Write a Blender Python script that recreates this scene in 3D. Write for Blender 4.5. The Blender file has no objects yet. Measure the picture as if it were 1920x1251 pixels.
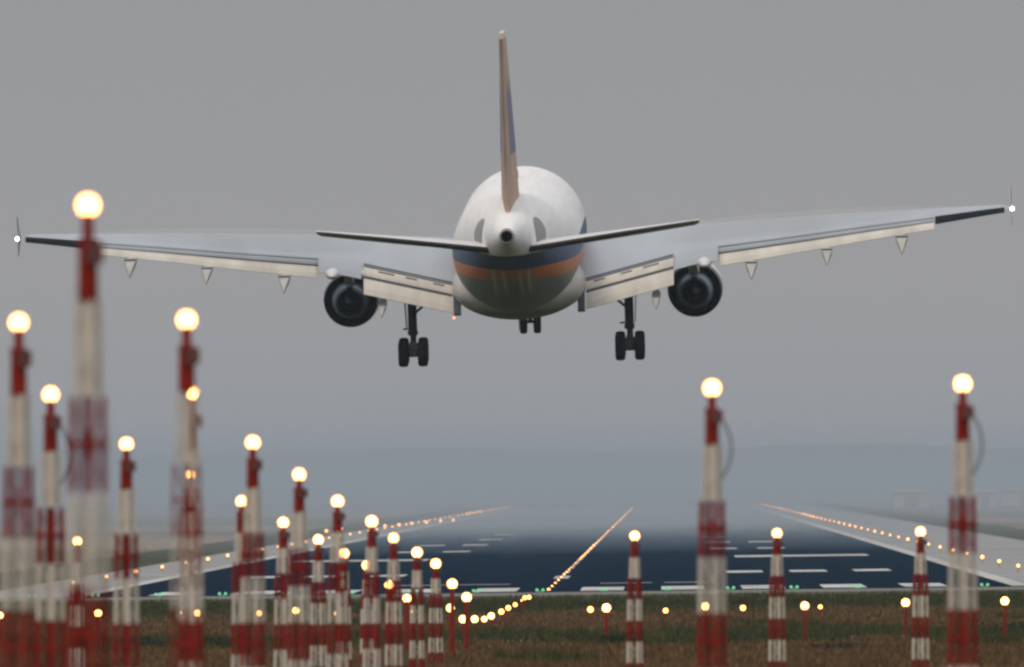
import bpy, math, random
from mathutils import Vector, Matrix
random.seed(7)
SC = bpy.context.scene
COL = SC.collection
R = math.radians

# ------------------------------------------------------------------ camera
# world: +Y runs along the runway axis, X right, Z up, the lens sits at the origin
F = 33200.0                     # focal length in pixels of the 1920 px wide photograph
VPX, VPY = 1240.0, 900.0        # where the runway axis vanishes in the photograph
PLANE_D = 786.0

def cam_axes():
    fy = Vector(((VPX-960)/F, -(VPY-625.5)/F, -1)).normalized()
    up = Vector((0, 1, 0)); up = (up - fy*up.dot(fy)).normalized()
    rx = fy.cross(up)
    return Matrix((rx, fy, up))          # rows: world axes in camera coordinates = camera-to-world
CAM_R = cam_axes()
cam_data = bpy.data.cameras.new('camera')
cam = bpy.data.objects.new('camera', cam_data); COL.objects.link(cam)
cam.matrix_world = CAM_R.to_4x4()
cam_data.sensor_width = 36.0
cam_data.lens = F/1920*36.0
cam_data.clip_start = 1.0
cam_data.clip_end = 60000
cam_data.dof.use_dof = True
cam_data.dof.focus_distance = PLANE_D
cam_data.dof.aperture_fstop = (cam_data.lens/1000)/0.115
SC.camera = cam

def at(px, py, d):
    """the world point seen at photo pixel (px, py) at distance d along the runway axis"""
    v = CAM_R @ Vector(((px-960)/F, -(py-625.5)/F, -1))
    return v*(d/v.y)

# ------------------------------------------------------------------ world, sun, exposure
W = bpy.data.worlds.new('World'); SC.world = W; W.use_nodes = True
wn = W.node_tree.nodes; wl = W.node_tree.links
bg = wn['Background']; bg.inputs['Strength'].default_value = 0.1
SUN_EL, SUN_AZ = R(38), R(205)          # azimuth clockwise from +Y: behind the camera, to the left
sky = wn.new('ShaderNodeTexSky'); sky.sky_type = 'NISHITA'; sky.sun_disc = False
sky.sun_elevation = SUN_EL; sky.sun_rotation = SUN_AZ
tc = wn.new('ShaderNodeTexCoord'); sp = wn.new('ShaderNodeSeparateXYZ')
wl.new(tc.outputs['Generated'], sp.inputs[0])
ramp = wn.new('ShaderNodeValToRGB')
e = ramp.color_ramp.elements
e[0].position = 0.0; e[0].color = (.268, .288, .318, 1)
e[1].position = 1.0; e[1].color = (1.0, 1.0, 1.0, 1)
m = e.new(0.004); m.color = (.302, .304, .316, 1)
m = e.new(0.012); m.color = (.318, .312, .322, 1)
m = e.new(0.028); m.color = (.283, .289, .306, 1)
m = e.new(0.3); m.color = (.62, .62, .63, 1)
wl.new(sp.outputs['Z'], ramp.inputs[0])
scl = wn.new('ShaderNodeVectorMath'); scl.operation = 'SCALE'; scl.inputs['Scale'].default_value = 10.5
wl.new(ramp.outputs[0], scl.inputs[0])
mix = wn.new('ShaderNodeMix'); mix.data_type = 'RGBA'; mix.inputs['Factor'].default_value = 0.96
wl.new(sky.outputs[0], mix.inputs[6]); wl.new(scl.outputs[0], mix.inputs[7])
wl.new(mix.outputs[2], bg.inputs['Color'])

sun_d = bpy.data.lights.new('sun', 'SUN'); sun_d.energy = 1.0; sun_d.angle = R(14); sun_d.color = (1, .86, .70)
sun = bpy.data.objects.new('sun', sun_d); COL.objects.link(sun)
sdir = Vector((math.sin(SUN_AZ)*math.cos(SUN_EL), math.cos(SUN_AZ)*math.cos(SUN_EL), math.sin(SUN_EL)))
sun.rotation_euler = (-sdir).to_track_quat('-Z', 'Y').to_euler()

SC.view_settings.view_transform = 'Standard'; SC.view_settings.look = 'None'
SC.view_settings.exposure = 0.0; SC.view_settings.gamma = 1.0
SC.render.film_transparent = False
SC.cycles.filter_width = 2.6
SC.cycles.use_denoising = True
SC.cycles.use_adaptive_sampling = False
SC.cycles.max_bounces = 6

# ------------------------------------------------------------------ materials
def newmat(name):
    mt = bpy.data.materials.new(name); mt.use_nodes = True
    return mt, mt.node_tree.nodes, mt.node_tree.links, mt.node_tree.nodes['Principled BSDF']

def paint(name, col, rough=.45, var=.12, scale=1.5, metal=0.0, spec=.5, stretch=(1, 1, 1)):
    mt, n, l, b = newmat(name)
    b.inputs['Roughness'].default_value = rough; b.inputs['Metallic'].default_value = metal
    b.inputs['Specular IOR Level'].default_value = spec
    t = n.new('ShaderNodeTexCoord'); mp = n.new('ShaderNodeMapping'); mp.inputs['Scale'].default_value = stretch
    ns = n.new('ShaderNodeTexNoise'); ns.inputs['Scale'].default_value = scale; ns.inputs['Detail'].default_value = 5
    l.new(t.outputs['Object'], mp.inputs[0]); l.new(mp.outputs[0], ns.inputs['Vector'])
    rp = n.new('ShaderNodeValToRGB')
    a, c = rp.color_ramp.elements
    a.position = .3; c.position = .7
    a.color = tuple(x*(1-var) for x in col)+(1,); c.color = tuple(min(1, x*(1+var)) for x in col)+(1,)
    l.new(ns.outputs[0], rp.inputs[0]); l.new(rp.outputs[0], b.inputs['Base Color'])
    return mt

def glow(name, col, s):
    mt, n, l, b = newmat(name)
    b.inputs['Base Color'].default_value = (.05, .05, .05, 1)
    b.inputs['Emission Color'].default_value = tuple(col)+(1,)
    b.inputs['Emission Strength'].default_value = s
    try: mt.cycles.emission_sampling = 'NONE'
    except Exception: pass
    return mt

M = {}
M['red'] = paint('mast_red_paint', (.215, .0115, .004), .6, .25, 3, spec=.15)
M['white'] = paint('mast_white_paint', (.58, .525, .44), .5, .12, 3)
M['dark'] = paint('junction_box_dark', (.10, .025, .02), .5, .2, 4)
M['cable'] = paint('cable_rubber', (.06, .06, .07), .6, .1, 4)
M['lens'] = glow('lit_approach_lens', (1, .42, .125), 10)
M['lens_far'] = glow('lit_far_approach_lens', (1, .38, .085), 7)
M['lens_bright'] = glow('lit_strong_approach_lens', (1, .40, .09), 22)
M['edge_lens'] = glow('lit_edge_lens', (1, .40, .12), 4.2)
M['centre_lens'] = glow('lit_centre_lens', (1, .42, .12), 5)
M['green_lens'] = glow('lit_green_lens', (.16, .9, .42), .8)
M['wing_lamp'] = glow('lit_wingtip_lamp', (1, .80, .60), 22)
M['beacon'] = glow('lit_beacon', (1, .25, .08), 4)
M['metal'] = paint('fixture_metal', (.3, .25, .12), .5, .2, 6)
M['wing'] = paint('wing_grey_paint', (.36, .395, .44), .42, .07, .6, stretch=(1, .3, 1))
M['flap'] = paint('flap_cream_paint', (.58, .545, .485), .45, .16, 1.1, stretch=(1, .3, .3))
M['fairing_grey'] = paint('fairing_grey_paint', (.40, .385, .355), .45, .12, 1.5)
M['cove'] = paint('flap_cove_shade_dark', (.05, .06, .075), .6, .25, 1.2)
M['aileron'] = paint('aileron_shade_dark', (.008, .012, .016), .7, .3, 1.5, spec=.15)  # the aileron's shading is put into this near-black colour
M['tail_white'] = paint('tail_white_paint', (.72, .71, .70), .4, .05, .8)
M['elev'] = paint('elevator_shade_dark', (.05, .05, .055), .5, .2, 1)  # shade of the tailplane underside, given as a dark base colour
M['tyre'] = paint('tyre_rubber', (.006, .009, .012), .85, .2, 4, spec=.1)
M['strut'] = paint('gear_steel', (.03, .036, .042), .5, .3, 3, metal=.2, spec=.3)
M['engine_in'] = paint('engine_dark_metal', (.006, .014, .022), .5, .3, 1.5, metal=.1, spec=.2)
M['engine_ring'] = paint('engine_duct_metal', (.30, .40, .46), .35, .3, 1.2, metal=.3)
M['nacelle'] = paint('nacelle_white', (.62, .62, .63), .4, .06, .7)
M['nac_lip'] = paint('nacelle_dark_lip', (.02, .03, .04), .45, .2, 1)
M['black'] = paint('recess_black', (.006, .006, .008), .7, .1, 3)  # near-black inside the exhaust pipe and fan duct
M['grey'] = paint('seal_grey', (.24, .24, .245), .5, .1, 2)
M['runway_white'] = paint('runway_white_paint', (.47, .47, .46), .8, .35, .35, spec=.1, stretch=(1, .2, 1))
M['line'] = paint('runway_line_paint', (.43, .425, .41), .8, .2, .1, spec=.1, stretch=(1, .1, 1))
M['shoulder'] = paint('shoulder_concrete', (.27, .27, .27), .9, .15, .06, spec=.1)
M['blast'] = paint('apron_concrete', (.17, .165, .15), .9, .25, .2, spec=.1)
M['verge'] = paint('verge_grass', (.055, .062, .036), .95, .4, .12, spec=.03, stretch=(1, .3, 1))
M['track'] = paint('dirt_track', (.46, .36, .26), .95, .25, .4, spec=.05)
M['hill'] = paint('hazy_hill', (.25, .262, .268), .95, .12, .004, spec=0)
M['build'] = paint('hangar_wall', (.62, .52, .42), .8, .1, .2, spec=.1)
M['roof'] = paint('hangar_roof', (.35, .30, .27), .8, .15, .2, spec=.1)
M['leaf'] = paint('shrub_leaf', (.028, .036, .018), .8, .45, 2.5, spec=.1)
M['stem'] = paint('shrub_stem', (.05, .035, .02), .9, .3, 4, spec=.1)

def fuselage_mat():
    mt, n, l, b = newmat('fuselage_livery')
    b.inputs['Roughness'].default_value = .42; b.inputs['Specular IOR Level'].default_value = .2
    t = n.new('ShaderNodeTexCoord'); s = n.new('ShaderNodeSeparateXYZ'); l.new(t.outputs['Object'], s.inputs[0])
    mr = n.new('ShaderNodeMapRange'); mr.inputs[1].default_value = -4; mr.inputs[2].default_value = 4
    l.new(s.outputs['Z'], mr.inputs[0])
    rp = n.new('ShaderNodeValToRGB'); rp.color_ramp.interpolation = 'CONSTANT'
    pos = lambda z: (z+4)/8
    el = rp.color_ramp.elements
    el[0].position = 0; el[0].color = (.22, .225, .23, 1)          # light grey belly
    el[1].position = pos(-.84); el[1].color = (.66, .19, .055, 1)   # orange
    x = el.new(pos(-.22)); x.color = (.004, .048, .16, 1)           # blue
    x = el.new(pos(.52)); x.color = (.86, .85, .855, 1)            # white
    l.new(mr.outputs[0], rp.inputs[0])
    # streaks of grime running aft
    mp = n.new('ShaderNodeMapping'); mp.inputs['Scale'].default_value = (2.2, .12, 1.0); l.new(t.outputs['Object'], mp.inputs[0])
    ns = n.new('ShaderNodeTexNoise'); ns.inputs['Scale'].default_value = 1.6; ns.inputs['Detail'].default_value = 6
    l.new(mp.outputs[0], ns.inputs['Vector'])
    r2 = n.new('ShaderNodeValToRGB'); r2.color_ramp.elements[0].position = .35; r2.color_ramp.elements[1].position = .6
    r2.color_ramp.elements[0].color = (.90, .89, .88, 1); r2.color_ramp.elements[1].color = (1, 1, 1, 1)
    l.new(ns.outputs[0], r2.inputs[0])
    mx = n.new('ShaderNodeMix'); mx.data_type = 'RGBA'; mx.blend_type = 'MULTIPLY'; mx.inputs['Factor'].default_value = .8
    l.new(rp.outputs[0], mx.inputs[6]); l.new(r2.outputs[0], mx.inputs[7])
    # pale streaks running down the aft belly
    def mth(op, a, c=None):
        q = n.new('ShaderNodeMath'); q.operation = op
        for i, v in enumerate((a, c)):
            if v is None: continue
            if isinstance(v, (int, float)): q.inputs[i].default_value = v
            else: l.new(v, q.inputs[i])
        return q.outputs[0]
    def band(sock, c, w):
        d = mth('ABSOLUTE', mth('SUBTRACT', sock, c)); k = mth('SUBTRACT', 1.0, mth('DIVIDE', d, w)); return mth('MAXIMUM', k, 0.0)
    xs_ = [band(s.outputs['X'], c, .13) for c in (-.78, -.32, .38, .74)]
    tot = mth('MAXIMUM', mth('MAXIMUM', xs_[0], xs_[1]), mth('MAXIMUM', xs_[2], xs_[3]))
    zm = n.new('ShaderNodeMapRange'); zm.inputs[1].default_value = -1.75; zm.inputs[2].default_value = -1.1; l.new(s.outputs['Z'], zm.inputs[0])
    zt = n.new('ShaderNodeMapRange'); zt.inputs[1].default_value = -.2; zt.inputs[2].default_value = -.45; l.new(s.outputs['Z'], zt.inputs[0])
    ym = n.new('ShaderNodeMapRange'); ym.inputs[1].default_value = -9; ym.inputs[2].default_value = -11; l.new(s.outputs['Y'], ym.inputs[0])
    fac = mth('MULTIPLY', mth('MULTIPLY', tot, zm.outputs[0]), mth('MULTIPLY', zt.outputs[0], ym.outputs[0]))
    m3 = n.new('ShaderNodeMix'); m3.data_type = 'RGBA'; l.new(fac, m3.inputs['Factor']); l.new(mx.outputs[2], m3.inputs[6]); m3.inputs[7].default_value = (.62, .58, .52, 1)
    l.new(m3.outputs[2], b.inputs['Base Color'])
    return mt
M['fuse'] = fuselage_mat()

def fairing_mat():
    mt = paint('belly_fairing_shaded_paint', (.5, .48, .45), .4, .2, .7, stretch=(2, .2, 1), spec=.3)
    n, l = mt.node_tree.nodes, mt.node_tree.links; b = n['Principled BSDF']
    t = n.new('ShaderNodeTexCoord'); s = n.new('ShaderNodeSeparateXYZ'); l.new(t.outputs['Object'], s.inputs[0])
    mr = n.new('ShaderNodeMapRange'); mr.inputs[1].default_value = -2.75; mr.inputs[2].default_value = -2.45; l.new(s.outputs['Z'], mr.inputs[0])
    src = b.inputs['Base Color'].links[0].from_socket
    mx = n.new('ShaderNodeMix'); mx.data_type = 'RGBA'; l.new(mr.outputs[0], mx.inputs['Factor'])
    mx.inputs[6].default_value = (.13, .145, .155, 1); l.new(src, mx.inputs[7]); l.new(mx.outputs[2], b.inputs['Base Color'])  # lower part darkened: underside shade painted into the colour
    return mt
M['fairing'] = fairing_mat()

def fin_mat():
    mt, n, l, b = newmat('fin_livery')
    b.inputs['Roughness'].default_value = .45
    t = n.new('ShaderNodeTexCoord'); s = n.new('ShaderNodeSeparateXYZ'); l.new(t.outputs['Object'], s.inputs[0])
    mr = n.new('ShaderNodeMapRange'); mr.inputs[1].default_value = 0; mr.inputs[2].default_value = 12; l.new(s.outputs['Z'], mr.inputs[0])
    rp = n.new('ShaderNodeValToRGB'); el = rp.color_ramp.elements
    rp.color_ramp.interpolation = 'LINEAR'
    el[0].position = 0; el[0].color = (.50, .32, .25, 1); el[1].position = 1; el[1].color = (.60, .50, .44, 1)
    for z, c in ((4.75, (.50, .325, .24)), (4.85, (.09, .11, .24)), (7.4, (.12, .12, .23)), (8.3, (.47, .315, .235)), (9.92, (.46, .31, .23)), (10.0, (.62, .55, .50))):
        x = el.new(z/12); x.color = c+(1,)
    l.new(mr.outputs[0], rp.inputs[0]); l.new(rp.outputs[0], b.inputs['Base Color'])
    return mt
M['fin'] = fin_mat()
M['rudder'] = paint('rudder_orange_paint', (.45, .305, .23), .5, .12, .8)

def ground_mat():
    mt, n, l, b = newmat('dry_grass_ground')
    b.inputs['Roughness'].default_value = 1.0; b.inputs['Specular IOR Level'].default_value = 0.03
    t = n.new('ShaderNodeTexCoord'); s = n.new('ShaderNodeSeparateXYZ'); l.new(t.outputs['Object'], s.inputs[0])
    def noise(scale, stretch, det=6):
        mp = n.new('ShaderNodeMapping'); mp.inputs['Scale'].default_value = stretch
        l.new(t.outputs['Object'], mp.inputs[0])
        q = n.new('ShaderNodeTexNoise'); q.inputs['Scale'].default_value = scale; q.inputs['Detail'].default_value = det
        l.new(mp.outputs[0], q.inputs['Vector']); return q
    n1 = noise(.30, (1, .10, 0)); n2 = noise(1.3, (1, .18, 0)); n3 = noise(.004, (1, .5, 0), 4)
    # green strip of ranker grass short of the paving, dry grass elsewhere: distance bends with noise
    ad = n.new('ShaderNodeMath'); ad.operation = 'MULTIPLY_ADD'; ad.inputs[1].default_value = 160; l.new(n1.outputs[0], ad.inputs[0]); l.new(s.outputs['Y'], ad.inputs[2])
    mr = n.new('ShaderNodeMapRange'); mr.inputs[1].default_value = 400; mr.inputs[2].default_value = 1200; l.new(ad.outputs[0], mr.inputs[0])
    rp = n.new('ShaderNodeValToRGB'); el = rp.color_ramp.elements
    P = lambda y: (y+80-400)/800
    el[0].position = P(420); el[0].color = (.135, .068, .027, 1)
    el[1].position = P(1100); el[1].color = (.30, .235, .19, 1)
    for y, c in ((468, (.15, .078, .034)), (500, (.055, .045, .02)), (545, (.045, .046, .02)), (590, (.14, .08, .040)), (690, (.115, .072, .037)), (740, (.050, .056, .024)), (860, (.058, .068, .030)), (930, (.14, .13, .08))):
        x = el.new(P(y)); x.color = c+(1,)
    l.new(mr.outputs[0], rp.inputs[0])
    r2 = n.new('ShaderNodeValToRGB'); r2.color_ramp.elements[0].position = .36; r2.color_ramp.elements[1].position = .66
    r2.color_ramp.elements[0].color = (.40, .45, .40, 1); r2.color_ramp.elements[1].color = (1.25, 1.2, 1.1, 1)
    l.new(n2.outputs[0], r2.inputs[0])
    r3 = n.new('ShaderNodeValToRGB'); r3.color_ramp.elements[0].position = .42; r3.color_ramp.elements[1].position = .56
    r3.color_ramp.elements[0].color = (.55, .65, .60, 1); r3.color_ramp.elements[1].color = (1, 1, 1, 1)
    l.new(n3.outputs[0], r3.inputs[0])
    mx = n.new('ShaderNodeMix'); mx.data_type = 'RGBA'; mx.blend_type = 'MULTIPLY'; mx.inputs['Factor'].default_value = .8
    l.new(rp.outputs[0], mx.inputs[6]); l.new(r2.outputs[0], mx.inputs[7])
    m2 = n.new('ShaderNodeMix'); m2.data_type = 'RGBA'; m2.blend_type = 'MULTIPLY'; m2.inputs['Factor'].default_value = 1
    l.new(mx.outputs[2], m2.inputs[6]); l.new(r3.outputs[0], m2.inputs[7]); l.new(m2.outputs[2], b.inputs['Base Color'])
    return mt
M['ground'] = ground_mat()

def runway_mat():
    mt, n, l, b = newmat('runway_asphalt')
    b.inputs['Roughness'].default_value = 1.0; b.inputs['Specular IOR Level'].default_value = 0.0
    t = n.new('ShaderNodeTexCoord'); s = n.new('ShaderNodeSeparateXYZ'); l.new(t.outputs['Object'], s.inputs[0])
    mp = n.new('ShaderNodeMapping'); mp.inputs['Scale'].default_value = (.35, .006, 0); l.new(t.outputs['Object'], mp.inputs[0])
    q = n.new('ShaderNodeTexNoise'); q.inputs['Scale'].default_value = 1.0; q.inputs['Detail'].default_value = 7; l.new(mp.outputs[0], q.inputs['Vector'])
    ad = n.new('ShaderNodeMath'); ad.operation = 'MULTIPLY_ADD'; ad.inputs[1].default_value = 500; l.new(q.outputs[0], ad.inputs[0]); l.new(s.outputs['Y'], ad.inputs[2])
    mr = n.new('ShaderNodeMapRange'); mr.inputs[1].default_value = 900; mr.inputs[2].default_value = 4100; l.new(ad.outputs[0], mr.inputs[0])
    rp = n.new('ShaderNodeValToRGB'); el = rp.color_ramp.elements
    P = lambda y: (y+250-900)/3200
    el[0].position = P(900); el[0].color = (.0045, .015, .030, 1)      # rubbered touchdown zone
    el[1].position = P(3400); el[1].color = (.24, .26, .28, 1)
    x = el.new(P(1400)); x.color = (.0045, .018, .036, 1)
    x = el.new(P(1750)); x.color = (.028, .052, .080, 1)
    x = el.new(P(2300)); x.color = (.20, .225, .25, 1)  # paler with distance: haze fade painted into the asphalt
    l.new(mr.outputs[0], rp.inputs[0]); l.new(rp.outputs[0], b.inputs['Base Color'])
    return mt
M['runway'] = runway_mat()

def grass_mat():
    mt, n, l, b = newmat('grass_blades')
    b.inputs['Roughness'].default_value = .9; b.inputs['Specular IOR Level'].default_value = .05
    at_ = n.new('ShaderNodeAttribute'); at_.attribute_name = 'tint'
    l.new(at_.outputs['Color'], b.inputs['Base Color'])
    return mt
M['grass'] = grass_mat()

# ------------------------------------------------------------------ mesh helpers
class MB:
    def __init__(s): s.v = []; s.f = []; s.m = []
    def ring(s, pts):
        i = len(s.v); s.v += [tuple(p) for p in pts]; return list(range(i, i+len(pts)))
    def bridge(s, a, b, m=0, closed=True):
        n = len(a)
        for i in range(n if closed else n-1):
            j = (i+1) % n
            s.f.append((a[i], a[j], b[j], b[i])); s.m.append(m)
    def cap(s, a, m=0, flip=False):
        s.f.append(tuple(reversed(a)) if flip else tuple(a)); s.m.append(m)
    def loft(s, rings, m=0, cap0=True, cap1=True):
        ids = [s.ring(r) for r in rings]
        for a, b in zip(ids, ids[1:]): s.bridge(a, b, m)
        if cap0: s.cap(ids[0], m, True)
        if cap1: s.cap(ids[-1], m)
        return ids
    def tube(s, p0, p1, r0, r1=None, n=8, m=0, caps=True):
        p0 = Vector(p0); p1 = Vector(p1); r1 = r0 if r1 is None else r1
        d = (p1-p0).normalized()
        u = d.orthogonal().normalized(); w = d.cross(u)
        def rg(p, r): return [p+(u*math.cos(a)+w*math.sin(a))*r for a in [2*math.pi*k/n for k in range(n)]]
        s.loft([rg(p0, r0), rg(p1, r1)], m, caps, caps)
    def path(s, pts, r, n=6, m=0):
        for a, b in zip(pts, pts[1:]): s.tube(a, b, r, r, n, m)
    def box(s, c, d, m=0):
        x, y, z = c; a, b, h = d[0]/2, d[1]/2, d[2]/2
        p = [(x+i*a, y+j*b, z+k*h) for k in (-1, 1) for i, j in ((-1, -1), (1, -1), (1, 1), (-1, 1))]
        s.loft([p[:4], p[4:]], m)
    def hexa(s, q0, q1, m=0): s.loft([q0, q1], m)
    def lathe(s, prof, axis_pt, n=32, m=0, ms=None):
        """prof: (y offset, radius) along +Y about axis_pt"""
        ids = []
        for (y, r) in prof:
            ids.append(s.ring([(axis_pt[0]+r*math.cos(a), axis_pt[1]+y, axis_pt[2]+r*math.sin(a)) for a in [2*math.pi*k/n for k in range(n)]]))
        for i, (a, b) in enumerate(zip(ids, ids[1:])): s.bridge(a, b, ms[i] if ms else m)
        return ids
    def ball(s, c, r, n=14, k=8, m=0, sy=1.0):
        ids = []
        for i in range(1, k):
            t = math.pi*i/k
            ids.append(s.ring([(c[0]+r*math.sin(t)*math.cos(a), c[1]+sy*r*math.sin(t)*math.sin(a), c[2]+r*math.cos(t)) for a in [2*math.pi*j/n for j in range(n)]]))
        for a, b in zip(ids, ids[1:]): s.bridge(b, a, m)
        s.cap(ids[0], m); s.cap(ids[-1], m, True)
    def build(s, name, mats, parent=None, smooth=False):
        me = bpy.data.meshes.new(name); me.from_pydata(s.v, [], s.f)
        if not isinstance(mats, (list, tuple)): mats = [mats]
        for x in mats: me.materials.append(x)
        for p, k in zip(me.polygons, s.m): p.material_index = k; p.use_smooth = smooth
        me.update()
        import bmesh
        b = bmesh.new(); b.from_mesh(me); bmesh.ops.recalc_face_normals(b, faces=b.faces); b.to_mesh(me); b.free()
        if smooth:
            try: me.set_sharp_from_angle(angle=R(38))
            except Exception: pass
        o = bpy.data.objects.new(name, me); COL.objects.link(o)
        if parent: o.parent = parent
        return o

def thing(name, label, cat, loc=(0, 0, 0), group=None):
    o = bpy.data.objects.new(name, None); COL.objects.link(o); o.location = loc; o.empty_display_size = .2
    return tag(o, label, cat, group)
def tag(o, label, cat, group=None):
    o['label'] = label; o['category'] = cat
    if group: o['group'] = group
    return o
def struct(o): o['kind'] = 'structure'; return o
ORD = 'zeroth first second third fourth fifth sixth seventh eighth ninth tenth eleventh twelfth thirteenth fourteenth fifteenth sixteenth seventeenth eighteenth nineteenth twentieth'.split()

# ------------------------------------------------------------------ terrain
PROF = [(-80, -1.8), (0, -1.9), (60, -2.6), (132, -2.95), (190, -3.3), (334, -3.9), (487, -4.6), (640, -5.2), (800, -5.72), (905, -5.92), (937, -5.93), (20000, -5.93)]
RX = -6.0                                       # runway centre line
def smooth_lerp(y):
    for (a, za), (b, zb) in zip(PROF, PROF[1:]):
        if y <= b: return za+(zb-za)*(y-a)/(b-a)
    return PROF[-1][1]
def ground_z(x, y): return smooth_lerp(y) + .012*max(-45, min(45, x-RX))

ys = [-60, -20, 0, 30, 60, 100, 132, 160, 190, 230, 280, 334, 380, 430, 487, 540, 590, 640, 700, 760, 800, 850, 905, 937, 1100, 1400, 2000, 3000, 4500, 6000, 8000, 10400]
xs = [-4200, -1500, -400, -150, RX-45, RX-30, RX-15, RX, RX+15, RX+30, RX+45, 150, 400, 1500, 4200]
g = MB(); rows = [g.ring([(x, y, ground_z(x, y)) for x in xs]) for y in ys]
for a, b in zip(rows, rows[1:]): g.bridge(a, b, 0, closed=False)
struct(g.build('ground', M['ground'], smooth=True))

def sheet(mb, x0, x1, y0, y1, lift, step=200):
    yy = [y0]
    while yy[-1]+step < y1: yy.append(yy[-1]+step)
    yy.append(y1)
    xx = [x0] if x1-x0 < 8 else None
    n = max(1, int((x1-x0)/6)); xx = [x0+(x1-x0)*k/n for k in range(n+1)]
    rws = [mb.ring([(x, y, ground_z(x, y)+lift) for x in xx]) for y in yy]
    for a, b in zip(rws, rws[1:]): mb.bridge(a, b, 0, closed=False)

TH = 935.0
HW = 25.6
END = 4000.0
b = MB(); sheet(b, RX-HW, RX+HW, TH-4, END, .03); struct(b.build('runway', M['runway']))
for sd in (-1, 1):
    b = MB(); x0, x1 = (RX+HW+.002, RX+38.5) if sd > 0 else (RX-31.5, RX-HW-.002)
    sheet(b, x0, x1, TH-4, END, .025); struct(b.build('runway_shoulder', M['shoulder']))
for x0, x1 in ((RX-39.5, RX-31.52), (RX+38.52, RX+46)):
    b = MB(); sheet(b, x0, x1, TH-4, END, .015); struct(b.build('grass_verge', M['verge']))
b = MB(); sheet(b, RX-40, RX+37, TH-30, TH-4.05, .02); struct(b.build('blast_pad', M['blast']))
b = MB(); sheet(b, -40, 40, 512, 517, .02); struct(b.build('dirt_track', M['track']))

# painted markings
b = MB()
for sd in (-1, 1): sheet(b, RX+sd*(HW-.55)-.5, RX+sd*(HW-.55)+.5, TH, END, .045)
struct(b.build('runway_edge_marking', M['line']))
b = MB()
for sd in (-1, 1):
    for k in range(5):
        c = RX+sd*(2.85+k*4.3); sheet(b, c-1.15, c+1.15, TH+2, TH+32, .05)
struct(b.build('threshold_marking', M['runway_white']))
b = MB()
for sd in (-1, 1):
    for k in range(2): sheet(b, RX+sd*(4.0+k*3.6)-1.45, RX+sd*(4.0+k*3.6)+1.45, TH+66, TH+70, .05)
struct(b.build('runway_designation_marking', M['line']))
b = MB()
for dd, cnt in ((165, 3), (540, 2), (690, 2), (840, 1), (1000, 1)):
    for sd in (-1, 1):
        for k in range(cnt):
            c = RX+sd*(11.2+k*4.0); sheet(b, c-1.15, c+1.15, TH+dd, TH+dd+23, .05)
struct(b.build('touchdown_marking', M['runway_white']))
b = MB()
for sd in (-1, 1): sheet(b, min(RX+sd*11.5, RX+sd*21.5), max(RX+sd*11.5, RX+sd*21.5), TH+382, TH+412, .05)
struct(b.build('aiming_point_marking', M['line']))
b = MB()
for k in range(14): sheet(b, RX-(.45 if k == 0 else .15), RX+(.45 if k == 0 else .15), TH+120+k*60, TH+150+k*60, .05)
struct(b.build('runway_centre_marking', M['line']))

# hills far behind the airfield
def hill_ridge(y, x0, x1, f, depth):
    mb = MB(); n = 90; rr = []
    for t, hh in ((-1, 0), (-.6, .45), (-.25, .85), (0, 1), (.4, .7), (1, 0)):
        rr.append(mb.ring([(x0+(x1-x0)*k/n, y+t*depth, -6.1+(f(x0+(x1-x0)*k/n)+6)*hh*min(1, 6*min(k, n-k)/n)) for k in range(n+1)]))
    for a, c in zip(rr, rr[1:]): mb.bridge(a, c, 0, closed=False)
    return mb
hz = lambda px, py, y: (at(px, py, y).x, at(px, py, y).z)
def ridge_fn(y, pts):
    q = [hz(px, py, y) for px, py in pts]
    def fn(x):
        w = .5*math.sin(x*.021)+.35*math.sin(x*.047+1)+.2*math.sin(x*.11+2)
        if x <= q[0][0]: return q[0][1]+w
        for (xa, za), (xb, zb) in zip(q, q[1:]):
            if x <= xb:
                t = (x-xa)/(xb-xa); t = t*t*(3-2*t); return za+(zb-za)*t+w
        return q[-1][1]+w
    return fn
y = 9300
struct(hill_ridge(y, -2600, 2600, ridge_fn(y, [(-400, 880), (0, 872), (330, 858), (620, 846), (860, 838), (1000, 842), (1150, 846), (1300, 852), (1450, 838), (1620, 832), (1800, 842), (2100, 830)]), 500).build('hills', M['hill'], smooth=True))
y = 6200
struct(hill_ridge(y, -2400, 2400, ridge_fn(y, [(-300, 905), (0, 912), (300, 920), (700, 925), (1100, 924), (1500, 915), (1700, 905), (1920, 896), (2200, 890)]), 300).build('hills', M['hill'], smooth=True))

# ------------------------------------------------------------------ far airport buildings
def hangar(px0, px1, pyt, pyb, d, label):
    p0, p1 = at(px0, pyb, d), at(px1, pyb, d); zt = at(px0, pyt, d).z
    gz = ground_z(p0.x, d); w = p1.x-p0.x; h = zt-gz
    r = thing('hangar', label, 'building', ((p0.x+p1.x)/2, d, gz), 'low airport buildings in the haze')
    m = MB(); m.box((0, 8, h*.42), (w, 16, h*.84)); m.build('wall', M['build'], r)
    m = MB(); m.loft([[(-w/2-.3, -.5, h*.842), (w/2+.3, -.5, h*.842), (w/2+.3, 16.5, h*.842), (-w/2-.3, 16.5, h*.842)],
                      [(-w/2*.9, 5, h), (w/2*.9, 5, h), (w/2*.9, 11, h), (-w/2*.9, 11, h)]]); m.build('roof', M['roof'], r)
    m = MB(); m.box((0, -.06, h*.30), (w*.4, .1, h*.6)); m.build('door', M['grey'], r)
hangar(1676, 1742, 919, 938, 3500, 'squat pale tan hangar in the haze left of the far right mast')
hangar(1828, 1868, 919, 938, 3500, 'narrow tan airport building in the haze right of the far right mast')
hangar(1880, 1990, 915, 932, 3700, 'wide low tan hangar in the haze at the right border')

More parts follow.
